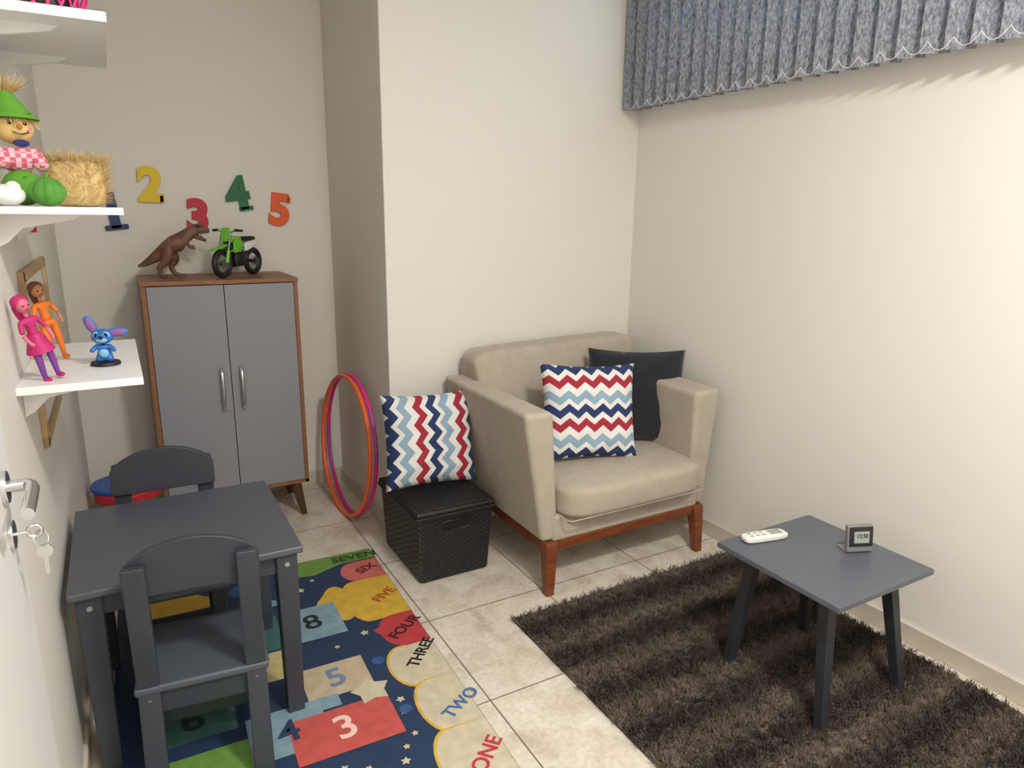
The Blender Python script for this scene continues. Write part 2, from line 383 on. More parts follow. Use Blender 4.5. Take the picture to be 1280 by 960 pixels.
# ---------------------------------------------------------------- throw pillows
def zig(name,vert):
    N=NT(name);b=N.b
    tc=N.n('ShaderNodeTexCoord');sx=N.n('ShaderNodeSeparateXYZ');N.l(tc.outputs['Object'],sx.inputs[0])
    u,v=(sx.outputs[2],sx.outputs[0]) if vert else (sx.outputs[0],sx.outputs[2])
    pp=N.math('PINGPONG',N.math('ADD',u,10.0),.038)
    t=N.math('FRACT',N.math('DIVIDE',N.math('ADD',N.math('ADD',v,N.math('MULTIPLY',pp,.80)),10.05),.185))
    r=N.n('ShaderNodeValToRGB');r.color_ramp.interpolation='CONSTANT';e=r.color_ramp.elements
    W_=(226,224,220)
    seq=[(0,(160,38,56)),(.18,W_),(.32,(34,54,100)),(.51,W_),(.63,(140,168,188)),(.82,W_)]
    e[0].position=0;e[0].color=s2l(seq[0][1]);e[1].position=seq[1][0];e[1].color=s2l(seq[1][1])
    for p,c in seq[2:]:
        q=e.new(p);q.color=s2l(c)
    N.l(t,r.inputs[0]);N.l(r.outputs[0],b.inputs['Base Color']);b.inputs['Roughness'].default_value=.85
    return N.m
def pillow(name,c,W,Hh,T,m,rx,rz,ry=0):
    n=28;V=[];Fs=[]
    for s in (-1,1):
        for i in range(n+1):
            for j in range(n+1):
                u=-1+2*i/n;v=-1+2*j/n
                x=u*W/2*(1-.075*(1-v*v));z=v*Hh/2*(1-.075*(1-u*u))
                th=T/2*((1-u**4)*(1-v**4))**.6
                wr=.004*sin(9*u+5*v)*(1-u*u)*(1-v*v)+.003*sin(14*v-6*u)*(1-u*u)
                V.append((x,s*(th+wr),z))
    m_=(n+1)**2
    for s in (0,1):
        for i in range(n):
            for j in range(n):
                a=s*m_+i*(n+1)+j;f=(a,a+n+1,a+n+2,a+1);Fs.append(f if s==0 else f[::-1])
    o=mesh(name,V,Fs,m,None,True,c,(rx,ry,rz));
    bm=bmesh.new();bm.from_mesh(o.data);bmesh.ops.remove_doubles(bm,verts=bm.verts[:],dist=1e-4);bmesh.ops.recalc_face_normals(bm,faces=bm.faces[:]);bm.to_mesh(o.data);bm.free()
    return o
mNavyP=mat('black_fabric',(26,28,36),.9,bump=.4,bscale=300,sheen=.2)
pillow('throw_pillow',(1.735,2.355,.668),.45,.42,.14,zig('chevron_fabric_h',False),radians(-16),radians(-12),radians(3))
pillow('throw_pillow.001',(2.088,2.465,.668),.48,.45,.14,mNavyP,radians(-12),radians(-22),radians(2))
pillow('throw_pillow.002',(1.11,2.66,.547),.42,.41,.14,zig('chevron_fabric_v',True),radians(-13),radians(-2),radians(2))

# ---------------------------------------------------------------- storage basket
N=NT('rattan_plastic');b=N.b;b.inputs['Roughness'].default_value=.4
tc=N.n('ShaderNodeTexCoord');sx=N.n('ShaderNodeSeparateXYZ');N.l(tc.outputs['Object'],sx.inputs[0])
S=N.math
fq=1/.012
uu=S('ADD',sx.outputs[0],S('MULTIPLY',sx.outputs[1],1.0));vv=S('ADD',sx.outputs[2],S('MULTIPLY',S('SUBTRACT',sx.outputs[0],sx.outputs[1]),.5))
ha=S('ABSOLUTE',S('SINE',S('MULTIPLY',uu,pi*fq)));hb=S('ABSOLUTE',S('SINE',S('MULTIPLY',vv,pi*fq)))
par=S('LESS_THAN',S('FRACT',S('MULTIPLY',S('ADD',S('FLOOR',S('MULTIPLY',S('ADD',uu,10.0),fq)),S('FLOOR',S('MULTIPLY',S('ADD',vv,10.0),fq))),.5)),.25)
mh=N.n('ShaderNodeMix',data_type='FLOAT');N.l(par,mh.inputs[0]);N.l(ha,mh.inputs[2]);N.l(hb,mh.inputs[3])
bp=N.n('ShaderNodeBump');bp.inputs['Strength'].default_value=1;bp.inputs['Distance'].default_value=.004
N.l(mh.outputs[0],bp.inputs['Height']);N.l(bp.outputs[0],b.inputs['Normal'])
r=N.n('ShaderNodeValToRGB');r.color_ramp.elements[0].position=.1;r.color_ramp.elements[0].color=s2l((8,8,10));r.color_ramp.elements[1].position=.8;r.color_ramp.elements[1].color=s2l((36,36,40))
N.l(mh.outputs[0],r.inputs[0]);N.l(r.outputs[0],b.inputs['Base Color'])
mRat=N.m;mBlackP=mat('black_plastic',(22,22,24),.45);mHole=mat('handle_hollow_black',(5,5,6),.9)
sb=empty('storage_basket')
bx0,bx1,by0,by1=.94,1.30,2.40,2.87
hexa('body',[(bx0+.022,by0+.026,0),(bx1-.022,by0+.026,0),(bx1-.022,by1-.02,0),(bx0+.022,by1-.02,0),(bx0+.008,by0+.010,.300),(bx1-.008,by0+.010,.300),(bx1-.008,by1-.008,.300),(bx0+.008,by1-.008,.300)],mRat,sb,.015)
box('lid',(bx0,by0,.305),(bx1,by1-.002,.328),mBlackP,sb,.010,3)
box('lid_weave',(bx0+.018,by0+.018,.322),(bx1-.018,by1-.02,.331),mRat,sb,.004,3)
box('lid_rim',(bx0-.003,by0-.003,.294),(bx1+.003,by1,.308),mBlackP,sb,.004)
soft('handle_hole',corners(1.055,1.185,by0+.006,by0+.03,.232,.262),mHole,sb,k=5,n=8)
tube('handle_frame',[(1.05,by0+.013,.247),(1.062,by0+.010,.268),(1.178,by0+.010,.268),(1.19,by0+.013,.247),(1.178,by0+.014,.227),(1.062,by0+.014,.227)],.004,mBlackP,sb,cyc=True)

# ---------------------------------------------------------------- cabinet
mOak=mat('cabinet_oak',(150,102,66),.45,noise=(122,80,50),nscale=10,stretch=(1,1,8))
mGreyD=mat('cabinet_grey_door',(138,140,146),.45)
mDarkW=mat('cabinet_leg_wood',(74,44,28),.5)
mChrome=mat('chrome',(215,215,218),.18,1)
cb=empty('toy_cabinet')
cx0,cx1,cy0,cy1,cz0,cz1=.085,.735,3.33,3.72,.185,1.2
box('top',(cx0-.003,cy0-.012,cz1-.018),(cx1+.003,cy1,cz1),mOak,cb,.002)
box('side_left',(cx0,cy0-.006,cz0),(cx0+.018,cy1,cz1-.018),mOak,cb,.001)
box('side_right',(cx1-.018,cy0-.006,cz0),(cx1,cy1,cz1-.018),mOak,cb,.001)
box('bottom',(cx0,cy0-.006,cz0),(cx1,cy1,cz0+.018),mOak,cb,.001)
box('back_panel',(cx0+.01,cy1-.01,cz0),(cx1-.01,cy1-.004,cz1-.02),mOak,cb)
mid=.412
box('door_left',(cx0+.020,cy0-.008,cz0+.02),(mid-.0015,cy0+.008,cz1-.022),mGreyD,cb,.0015)
box('door_right',(mid+.0015,cy0-.008,cz0+.02),(cx1-.020,cy0+.008,cz1-.022),mGreyD,cb,.0015)
for i,x in enumerate((mid-.04,mid+.045)):
    tube('handle_%d'%(i+1),[(x,cy0-.006,.80),(x,cy0-.028,.785),(x,cy0-.032,.70),(x,cy0-.028,.615),(x,cy0-.006,.60)],.0085,mChrome,cb,kind='NURBS')
for i,(x,y,dx,dy) in enumerate([(cx0+.06,cy0+.05,-.035,-.015),(cx1-.06,cy0+.05,.035,-.015),(cx0+.06,cy1-.05,-.035,.01),(cx1-.06,cy1-.05,.035,.01)]):
    leg('leg_%d'%(i+1),x,y,x+dx,y+dy,cz0,mDarkW,cb,.026,.013,.004)
box('foot_rail_front',(cx0+.04,cy0+.035,cz0-.02),(cx1-.04,cy0+.065,cz0),mDarkW,cb)

# ---------------------------------------------------------------- wall numbers
def wnum(name,s,x,z,rgb,tilt,size=.205):
    m=mat('foam_'+name,rgb,.6)
    e=empty(name,(x,YF-.009,z),rot=(0,radians(tilt),0))
    text('digit',s,(0,0,0),size,m,(radians(90),0,0),.006,.0095,e,.0015)
    return e,m
e,m=wnum('wall_number_one','1',.02,1.485,(38,62,104),-6)
box('foot_serif',(-.045,-.0075,-.078),(.05,.0075,-.056),m,e,.002)
e,m=wnum('wall_number_two','2',.185,1.605,(226,196,44),2)
box('serif',(.034,-.0075,-.072),(.052,.0075,-.038),m,e,.002)
wnum('wall_number_three','3',.375,1.465,(196,44,66),3)
e,m=wnum('wall_number_four','4',.565,1.575,(34,104,66),-8)
box('foot_serif',(-.005,-.0075,-.078),(.06,.0075,-.058),m,e,.002)
e,m=wnum('wall_number_five','5',.76,1.50,(226,92,40),6)
box('serif',(.034,-.0075,.045),(.052,.0075,.075),m,e,.002)

# ---------------------------------------------------------------- T-rex toy
mDino=mat('dino_rubber',(124,84,64),.55,noise=(84,56,44),nscale=30,bump=.6,bscale=160)
mTooth=mat('teeth',(235,228,205),.4);mEye=mat('toy_eye',(20,16,12),.2);mMouth=mat('mouth_red',(120,40,40),.5)
dn=empty('toy_dinosaur',(.092,3.49,1.204))
J=[(.135,0,.135),(.095,0,.108),(.055,.006,.080),(.022,.012,.060),(-.004,.016,.050),
   (.178,0,.162),(.206,0,.184),(.226,0,.204),(.252,0,.212),(.276,0,.210),(.304,0,.203),
   (.135,.030,.118),(.155,.034,.080),(.128,.034,.044),(.145,.034,.010),(.170,.034,.007),
   (.115,-.030,.112),(.112,-.034,.076),(.078,-.034,.046),(.080,-.034,.010),(.106,-.034,.007),
   (.200,-.024,.155),(.214,-.030,.130),(.234,-.028,.128),(.200,.024,.155),(.216,.030,.134),(.236,.028,.136)]
E=[(0,1),(1,2),(2,3),(3,4),(0,5),(5,6),(6,7),(7,8),(8,9),(9,10),(0,11),(11,12),(12,13),(13,14),(14,15),(0,16),(16,17),(17,18),(18,19),(19,20),(5,21),(21,22),(22,23),(5,24),(24,25),(25,26)]
R=[.044,.033,.022,.013,.005,.042,.031,.028,(.027,.028),(.022,.021),(.015,.014),.028,.022,.013,.011,.009,.028,.022,.013,.011,.009,.010,.007,.005,.010,.007,.005]
skin('body',J,E,R,mDino,dn)
skin('jaw',[(.226,0,.190),(.254,0,.174),(.286,0,.160)],[(0,1),(1,2)],[.017,(.015,.010),(.011,.007)],mDino,dn)
skin('tongue',[(.235,0,.188),(.272,0,.174)],[(0,1)],[.008,.005],mMouth,dn)
for i in range(6):
    for sgn in (-1,1):
        cyl('tooth',(.256+.009*i,sgn*(.015-.001*i),.195),(.256+.009*i,sgn*(.015-.001*i),.182),.0024,.0004,mTooth,dn,8)
for sgn in (-1,1):
    ball('eye',(.254,sgn*.024,.221),.0045,mEye,dn);ball('brow',(.254,sgn*.018,.232),(.012,.006,.005),mDino,dn)
    for k in range(3):
        yy=(-.034 if sgn<0 else .034)+(k-1)*.009;xx=.114 if sgn<0 else .178
        skin('toe',[(xx-.008,yy,.007),(xx+.012,yy+(k-1)*.003,.005)],[(0,1)],[.006,.004],mDino,dn)

# ---------------------------------------------------------------- toy motorcycle
mGr=mat('bike_green',(110,190,50),.35);mBk=mat('bike_black',(24,24,26),.5);mWp=mat('bike_white',(230,232,230),.4);mGy=mat('bike_grey',(120,122,126),.35,.7)
mb=empty('toy_motorcycle',(.51,3.50,1.2),rot=(0,0,radians(226)),sc=1.55)
def wheel(nm,x,R=.042):
    torus(nm,(x,0,R),R-.008,.0085,mBk,mb,(radians(90),0,0),40,10)
    torus(nm+'_rim',(x,0,R),R-.016,.0022,mGy,mb,(radians(90),0,0),32,6)
    cyl(nm+'_hub',(x,-.010,R),(x,.010,R),.006,.006,mGy,mb,12)
    cyl(nm+'_disc',(x,.009,R),(x,.011,R),.014,.014,mGy,mb,20)
    for i in range(10):
        a=pi*i/5;cyl(nm+'_spoke',(x,0,R),(x+(R-.014)*cos(a),0,R+(R-.014)*sin(a)),.0008,.0008,mGy,mb,6)
wheel('front_wheel',.078);wheel('rear_wheel',-.070)
for s in (-1,1):
    cyl('fork',(.078,s*.015,.042),(.050,s*.015,.125),.0035,.004,mGy,mb,10)
    cyl('fork_guard',(.078,s*.0165,.045),(.066,s*.0165,.08),.006,.005,mGr,mb,10)
    cyl('swingarm',(-.070,s*.013,.042),(-.015,s*.010,.05),.004,.004,mBk,mb,8)
    soft('radiator_shroud',[(.005,s*.012,.075),(.045,s*.014,.07),(.045,s*.022,.07),(.005,s*.020,.075),(-.005,s*.012,.105),(.042,s*.014,.11),(.042,s*.022,.11),(-.005,s*.020,.105)],mGr,mb,k=5,n=5)
    soft('side_panel',[(-.055,s*.010,.085),(-.015,s*.010,.072),(-.015,s*.017,.072),(-.055,s*.017,.085),(-.08,s*.010,.108),(-.015,s*.010,.1),(-.015,s*.017,.1),(-.08,s*.017,.108)],mWp,mb,k=5,n=5)
    cyl('grip',(.046,s*.028,.138),(.040,s*.05,.136),.0042,.0042,mBk,mb,10)
soft('engine',corners(-.022,.028,-.014,.014,.03,.075),mBk,mb,k=4,n=6)
soft('tank',corners(-.01,.04,-.014,.014,.098,.12),mGr,mb,k=3,n=6)
soft('seat',[(-.085,-.010,.106),(.005,-.010,.103),(.005,.010,.103),(-.085,.010,.106),(-.085,-.008,.118),(.005,-.009,.118),(.005,.009,.118),(-.085,.008,.118)],mBk,mb,k=4,n=6)
soft('rear_fender',[(-.115,-.008,.100),(-.07,-.011,.098),(-.07,.011,.098),(-.115,.008,.100),(-.115,-.008,.105),(-.07,-.011,.108),(-.07,.011,.108),(-.115,.008,.105)],mWp,mb,k=5,n=5)
soft('front_fender',[(.05,-.011,.092),(.13,-.008,.078),(.13,.008,.078),(.05,.011,.092),(.05,-.011,.099),(.13,-.008,.082),(.13,.008,.082),(.05,.011,.099)],mGr,mb,k=5,n=5)
soft('number_plate',[(.056,-.014,.105),(.060,-.014,.105),(.060,.014,.105),(.056,.014,.105),(.046,-.016,.145),(.050,-.016,.145),(.050,.016,.145),(.046,.016,.145)],mGr,mb,k=5,n=5)
tube('handlebar',[(.046,-.03,.138),(.046,-.012,.130),(.046,.012,.130),(.046,.03,.138)],.0028,mGr,mb)
tube('exhaust',[(.02,-.016,.045),(-.01,-.02,.04),(-.05,-.022,.06),(-.09,-.022,.085)],.005,mGy,mb,kind='NURBS')
tube('frame',[(.048,0,.115),(.02,0,.09),(-.02,0,.09),(-.02,0,.035),(.03,0,.03),(.046,0,.11)],.0035,mBk,mb)

# ---------------------------------------------------------------- hula hoops
mHo=mat('hoop_orange',(248,108,50),.35);mHp=mat('hoop_magenta',(232,50,140),.35);mHv=mat('hoop_pink_purple',(186,70,160),.35)
def hoop(name,p_near,p_far,R,lean,m1,m2,r=.0105):
    a=Vector(p_near);b_=Vector(p_far);c=(a+b_)/2;d=(b_-a).normalized()
    up=Vector((lean,0,1)).normalized();up=(up-d*up.dot(d)).normalized()
    V=[];Fs=[];seg=96;ms=10
    cen=Vector((c.x,c.y,R*up.z+r));nn=d.cross(up)
    mi=[]
    for i in range(seg):
        t=2*pi*i/seg;rad=d*cos(t)+up*sin(t)
        for j in range(ms):
            u=2*pi*j/ms;V.append(cen+rad*(R+r*cos(u))+nn*r*sin(u))
    for i in range(seg):
        for j in range(ms):
            i2=(i+1)%seg;j2=(j+1)%ms;Fs.append((i*ms+j,i2*ms+j,i2*ms+j2,i*ms+j2));mi.append(1 if (i//12)%4==3 else 0)
    o=mesh(name,V,Fs,m1,None,True);o.data.materials.append(m2);o.data.polygons.foreach_set('material_index',mi)
hoop('hula_hoop',(.955,2.950,0),(.925,3.62,0),.352,.06,mHp,mHv)
hoop('hula_hoop.001',(.925,2.965,0),(.895,3.60,0),.350,.075,mHo,mHo)

# ---------------------------------------------------------------- kids table + chairs
mGraph=mat('graphite_paint',(60,64,72),.42,noise=(54,58,66),nscale=5,bump=.1,bscale=60)
mGraphTop=mat('graphite_paint_top',(80,85,94),.36)
mBolt=mat('bolt_steel',(190,190,190),.3,1)
ZM=.0045
kt=empty('kids_table',(0,0,ZM))
tx0,tx1,ty0,ty1,tz=-.195,.388,1.885,2.465,.556
box('top',(tx0,ty0,tz-.022),(tx1,ty1,tz),mGraphTop,kt,.006,3)
for i,(x,y) in enumerate([(tx0+.045,ty0+.045),(tx1-.045,ty0+.045),(tx0+.045,ty1-.045),(tx1-.045,ty1-.045)]):
    leg('leg_%d'%(i+1),x,y,x,y,tz-.022,mGraph,kt,.030,.024,.003)
    if y<2.2: cyl('bolt_%d'%(i+1),(x,y-.031,tz-.055),(x,y-.028,tz-.055),.007,.007,mBolt,kt,12)
    cyl('side_bolt_%d'%(i+1),(x+(.028 if x>.1 else -.03),y,tz-.055),(x+(.031 if x>.1 else -.028),y,tz-.055),.007,.007,mBolt,kt,12)
box('apron_1',(tx0+.06,ty0+.03,tz-.085),(tx1-.06,ty0+.048,tz-.022),mGraph,kt,.002)
box('apron_2',(tx0+.06,ty1-.048,tz-.085),(tx1-.06,ty1-.03,tz-.022),mGraph,kt,.002)
box('apron_3',(tx0+.03,ty0+.06,tz-.085),(tx0+.048,ty1-.06,tz-.022),mGraph,kt,.002)
box('apron_4',(tx1-.048,ty0+.06,tz-.085),(tx1-.03,ty1-.06,tz-.022),mGraph,kt,.002)
def kchair(name,loc,rz):
    e=empty(name,loc,rz)
    W=.155
    for s in (-1,1):
        x=s*(W-.026);a=.026
        V=[(x-a,-.055,0),(x+a,-.055,0),(x+a,-.020,0),(x-a,-.020,0),(x-a,.0,.30),(x+a,.0,.30),(x+a,.032,.30),(x-a,.032,.30)]
        hexa('post_lower',V,mGraph,e,.004)
        V=[(x-a,.0,.30),(x+a,.0,.30),(x+a,.032,.30),(x-a,.032,.30),(x-a,-.030,.655),(x+a,-.030,.655),(x+a,-.006,.655),(x-a,-.006,.655)]
        hexa('post_upper',V,mGraph,e,.004)
        V=[(x-.022,.265,0),(x+.022,.265,0),(x+.022,.300,0),(x-.022,.300,0),(x-.022,.255,.29),(x+.022,.255,.29),(x+.022,.290,.29),(x-.022,.290,.29)]
        hexa('front_leg',V,mGraph,e,.004)
        box('side_rail',(x-.012,.02,.225),(x+.012,.265,.285),mGraph,e,.003)
        box('side_stretcher',(x-.010,.0,.10),(x+.010,.27,.14),mGraph,e,.003)
        cyl('bolt',(x,-.006+.001,.27),(x,.002,.27),.006,.006,mBolt,e,10)
    box('seat',(-W-.008,-.004,.288),(W+.008,.305,.312),mGraphTop,e,.008,3)
    box('back_rail',(-W+.05,.008,.225),(W-.05,.026,.288),mGraph,e,.002)
    box('cross_stretcher',(-W+.03,.13,.10),(W-.03,.15,.14),mGraph,e,.003)
    pr=[(-W-.005,.560),(W+.005,.560),(W+.005,.640)]
    for i in range(1,20):
        t=i/20;x=(W+.005)*(1-2*t);pr.append((x,.640+.068*(1-(x/(W+.005))**2)**.75))
    pr.append((-W-.005,.640))
    n=len(pr);yb=lambda z:-.028*(z-.3)/.35+.030
    V=[(x,yb(z)-.004,z) for x,z in pr]+[(x,yb(z)+.016,z) for x,z in pr]
    Fs=[tuple(range(n)),tuple(range(n,2*n))[::-1]]+[(i,i+n,(i+1)%n+n,(i+1)%n) for i in range(n)]
    bev(mesh('top_rail',V,Fs,mGraph,e),.003,2)
    return e
kchair('kids_chair',(.088,1.765,ZM),radians(-6))
kchair('kids_chair.001',(.07,2.545,ZM),radians(177))

# ---------------------------------------------------------------- stool behind
mB=mat('stool_blue',(36,84,170),.4);mR=mat('stool_red',(190,38,52),.4);mY=mat('stool_yellow',(228,184,40),.4)
st=empty('kids_stool',(-.055,3.36,0))
cyl('seat_top',(-.02,.02,.295),(-.02,.02,.315),.125,.125,mB,st,40,.006)
cyl('seat_rim',(0,0,.255),(0,0,.296),.135,.135,mR,st,40,.006)
for i in range(4):
    a=pi/4+i*pi/2;cyl('leg_%d'%i,(.11*cos(a),.11*sin(a),0),(.08*cos(a),.08*sin(a),.26),.015,.018,mY if i%2 else mR,st,16)

# ---------------------------------------------------------------- side table + items
mTop=mat('side_table_top',(90,94,104),.36,noise=(84,88,98),nscale=4)
mLegB=mat('side_table_leg',(42,44,50),.45)
sd=empty('side_table')
box('top',(1.645,1.035,.432),(2.105,1.490,.45),mTop,sd,.002)
for i,(x,y,x2,y2) in enumerate([(1.73,1.40,1.69,1.435),(1.73,1.13,1.69,1.07),(2.02,1.13,2.075,1.07),(2.02,1.40,2.075,1.435)]):
    leg('leg_%d'%(i+1),x,y,x2,y2,.434,mLegB,sd,.020,.015,.003,z0=.011)
for i,(a,c) in enumerate([((1.72,1.12,.414),(2.03,1.14,.433)),((1.72,1.39,.414),(2.03,1.41,.433))]):
    box('brace_%d'%i,a,c,mLegB,sd)
rc=empty('ac_remote_control',(1.80,1.43,.451),radians(-12))
mRem=mat('remote_plastic',(222,220,212),.4);mScr=mat('lcd',(150,160,150),.25);mBtn=mat('remote_button',(150,152,156),.5)
soft('body',corners(-.083,.083,-.025,.025,.0,.022),mRem,rc,k=5,n=10)
box('screen',(.015,-.016,.0205),(.062,.016,.0228),mScr,rc,.001)
for i in range(3):
    for j in range(2): ball('button',(-.055+.022*i,-.009+.018*j,.0215),(.007,.005,.002),mBtn,rc)
ck=empty('digital_thermometer_clock',(2.0,1.225,.45),radians(-22))
mSil=mat('clock_silver',(140,142,146),.35,.5);mDk=mat('clock_face',(28,30,34),.2);mLcd=mat('clock_lcd',(150,156,150),.2)
box('body',(-.045,-.008,.002),(.045,.010,.092),mSil,ck,.005,3,rot=(radians(-8),0,0))
box('face',(-.040,-.0115,.024),(.040,-.008,.088),mDk,ck,.002,rot=(radians(-8),0,0))
box('lcd_panel',(-.026,-.0135,.036),(.026,-.0105,.074),mLcd,ck,.001,rot=(radians(-8),0,0))
box('stand',(-.045,-.005,0),(.045,.045,.006),mSil,ck,.002)
text('digits','12:30',(0,-.0155,.061),.018,mDk,(radians(82),0,0),.0001,.0002,ck)
text('digits_2','24',(0,-.0135,.045),.013,mDk,(radians(82),0,0),.0001,.0002,ck)

# ---------------------------------------------------------------- wall shelves
SY0,SY1,SX=1.78,2.34,.030
def shelf(name,zt,th=.018,sx_=SX):
    e=empty(name)
    box('board',(XL,SY0,zt-th),(sx_,SY1,zt),mWhite,e,.0015)
    for y in (SY0+.10,SY1-.10):
        pr=[(XL+.001,zt-th),(SX-.08,zt-th),(SX-.10,zt-th-.012),(XL+.05,zt-th-.030),(XL+.02,zt-th-.06),(XL+.001,zt-th-.07)]
        n=len(pr);V=[(x,y-.008,z) for x,z in pr]+[(x,y+.008,z) for x,z in pr]
        mesh('bracket',V,[tuple(range(n)),tuple(range(n,2*n))[::-1]]+[(i,i+n,(i+1)%n+n,(i+1)%n) for i in range(n)],mWhite,e)
    return e
shelf('wall_shelf',1.122);shelf('wall_shelf.001',1.503,.016);shelf('wall_shelf.002',1.895,.02,.04)

mPine=mat('frame_pine',(200,168,120),.5,noise=(184,150,102),nscale=20)
mMir=mat('mirror_glass',(205,210,208),.04,1)
fr=empty('framed_mirror',(XL,0,0))
fy0,fy1,fz0,fz1=2.12,2.80,.88,1.345
for nm,a,c in [('frame_bottom',(0,fy0,fz0),(.014,fy1,fz0+.03)),('frame_top',(0,fy0,fz1-.03),(.014,fy1,fz1)),('frame_near',(0,fy0,fz0),(.014,fy0+.03,fz1)),('frame_far',(0,fy1-.03,fz0),(.014,fy1,fz1))]:
    box(nm,a,c,mPine,fr,.002)
box('mirror',(.002,fy0+.02,fz0+.02),(.008,fy1-.02,fz1-.02),mMir,fr)

# ---------------------------------------------------------------- shelf toys
mStraw=mat('straw',(205,172,112),.8,noise=(232,206,150),nscale=60)
mHat=mat('felt_green',(96,160,50),.9);mSkin=mat('doll_cloth_face',(232,200,130),.8);mGrB=mat('green_body',(66,130,48),.7,noise=(96,164,60),nscale=30)
N=NT('pink_gingham');tc=N.n('ShaderNodeTexCoord');ck_=N.n('ShaderNodeTexChecker');ck_.inputs['Scale'].default_value=110
ck_.inputs['Color1'].default_value=s2l((214,96,120));ck_.inputs['Color2'].default_value=s2l((238,190,200));N.l(tc.outputs['Object'],ck_.inputs[0]);N.l(ck_.outputs[0],N.b.inputs['Base Color']);mPink=N.m
Z2=1.504
sc=empty('scarecrow_doll',(-.160,1.930,Z2),rz=radians(15),sc=1.12)
ball('trousers',(0.0,-.01,.035),(.036,.033,.034),mHat,sc)
skin('shirt',[(0,0,.06),(0,0,.11),(.026,-.012,.10),(.036,-.03,.07),(-.026,-.012,.10),(-.033,-.03,.07)],[(0,1),(1,2),(2,3),(1,4),(4,5)],[.032,.025,.016,.014,.016,.014],mPink,sc)
skin('legs',[(0,0,.04),(.018,-.025,.03),(.020,-.042,.015),(-.022,-.03,.03),(-.026,-.050,.015)],[(0,1),(1,2),(0,3),(3,4)],[.025,.018,.014,.018,.014],mHat,sc)
ball('head',(0,0,.150),(.034,.032,.033),mSkin,sc)
ball('eye_1',(.014,-.029,.155),.004,mEye,sc);ball('eye_2',(-.010,-.031,.155),.004,mEye,sc);ball('cheek',(.020,-.024,.143),.005,mPink,sc)
ball('nose',(.004,-.034,.148),.005,mat('nose_orange',(226,120,50),.7),sc)
tube('mouth',[(-.008,-.032,.138),(.004,-.034,.134),(.018,-.029,.138)],.0012,mEye,sc)
cyl('hat_brim',(0,0,.164),(0,0,.172),.046,.040,mHat,sc,28)
cyl('hat_cone',(0,0,.170),(-.008,0,.215),.034,.010,mHat,sc,28)
n=260;a=np.random.rand(n)*2*pi
P=np.stack([.030*np.cos(a),.030*np.sin(a),np.full(n,.165)],1);D=np.stack([np.cos(a),np.sin(a),np.random.uniform(-1.5,-.2,n)],1)
strands('straw_hair',P,D,np.random.uniform(.012,.026,n),np.full(n,.002),mStraw,sc)
n=260;a=np.random.rand(n)*2*pi
P=np.stack([-.008+.006*np.cos(a),.006*np.sin(a),np.full(n,.208)],1);D=np.stack([np.cos(a)*.7+.3,np.sin(a)*.6,np.random.uniform(.5,1.4,n)],1)
strands('straw_top',P,D,np.random.uniform(.025,.05,n),np.full(n,.002),mStraw,sc)
ball('bow_tie',(.004,-.028,.118),(.014,.005,.007),mat('navy_cloth',(40,50,110),.8),sc)
hb_=empty('hay_bale',(-.055,2.04,Z2),sc=.96)
soft('bale',corners(-.065,.060,-.05,.05,0,.112),mStraw,hb_,k=5,n=8)
n=4800;P=np.random.uniform(-1,1,(n,3))*np.array([.062,.049,.055])
ax=np.random.randint(0,3,n);sg=np.where(np.random.rand(n)<.5,-1,1);ext=np.array([.060,.049,.055])
P[np.arange(n),ax]=sg*ext[ax];P[:,2]+=.056;P=P[P[:,2]>.010];n=len(P)
D=np.random.normal(0,1,(n,3));D[:,2]=np.abs(D[:,2])*.5;D+=(P-np.array([0,0,.056]))*12;D[:,2]=np.maximum(D[:,2],-.1)
strands('loose_straw',P,D,np.random.uniform(.012,.032,n),np.random.uniform(.001,.0022,n),mStraw,hb_)
strands('loose_straw_top',np.stack([np.random.uniform(-.055,.03,160),np.random.uniform(-.04,.04,160),np.full(160,.106)],1),np.random.normal(0,1,(160,3))*[1,.6,.4]+[-.2,0,.9],np.random.uniform(.02,.045,160),np.full(160,.0018),mStraw,hb_)
V=[];Fs=[];a_,b_=72,20
for j in range(b_+1):
    ph=pi*j/b_
    for i in range(a_):
        t=2*pi*i/a_;rr=.034*(.92+.12*abs(cos(4.5*t)))*sin(ph);V.append((rr*cos(t),rr*sin(t),.030*-cos(ph)+.030))
for j in range(b_):
    for i in range(a_): Fs.append((j*a_+i,j*a_+(i+1)%a_,(j+1)*a_+(i+1)%a_,(j+1)*a_+i))
g=empty('green_pumpkin_ornament',(-.108,1.822,Z2));mesh('body',V,Fs,mGrB,g,True);cyl('stem',(0,0,.056),(.004,0,.070),.004,.003,mHat,g,10)
wp_=empty('white_porcelain_ornament',(-.178,1.815,Z2));ball('body',(0,0,.022),(.032,.028,.022),mWhite,wp_);ball('head',(.012,-.010,.036),.014,mWhite,wp_)
mPk=mat('basket_pink',(236,60,140),.4)
pb=empty('pink_basket',(-.09,2.03,1.896))
for i in range(22):
    a=2*pi*i/22
    for s in (-1,1):
        a2=a+s*2*pi/22*1.6
        tube('lattice',[(.085*cos(a),.12*sin(a),.004),(.095*cos((a+a2)/2),.13*sin((a+a2)/2),.05),(.105*cos(a2),.14*sin(a2),.10)],.0028,mPk,pb)
for z,rx,ry in ((.004,.085,.12),(.10,.105,.14)):
    tube('rim',[(rx*cos(2*pi*i/32),ry*sin(2*pi*i/32),z) for i in range(32)],.004,mPk,pb,cyc=True)
soft('contents',corners(-.075,.075,-.105,.105,.003,.085),mBlackP,pb,k=4,n=8)
Z1=1.123
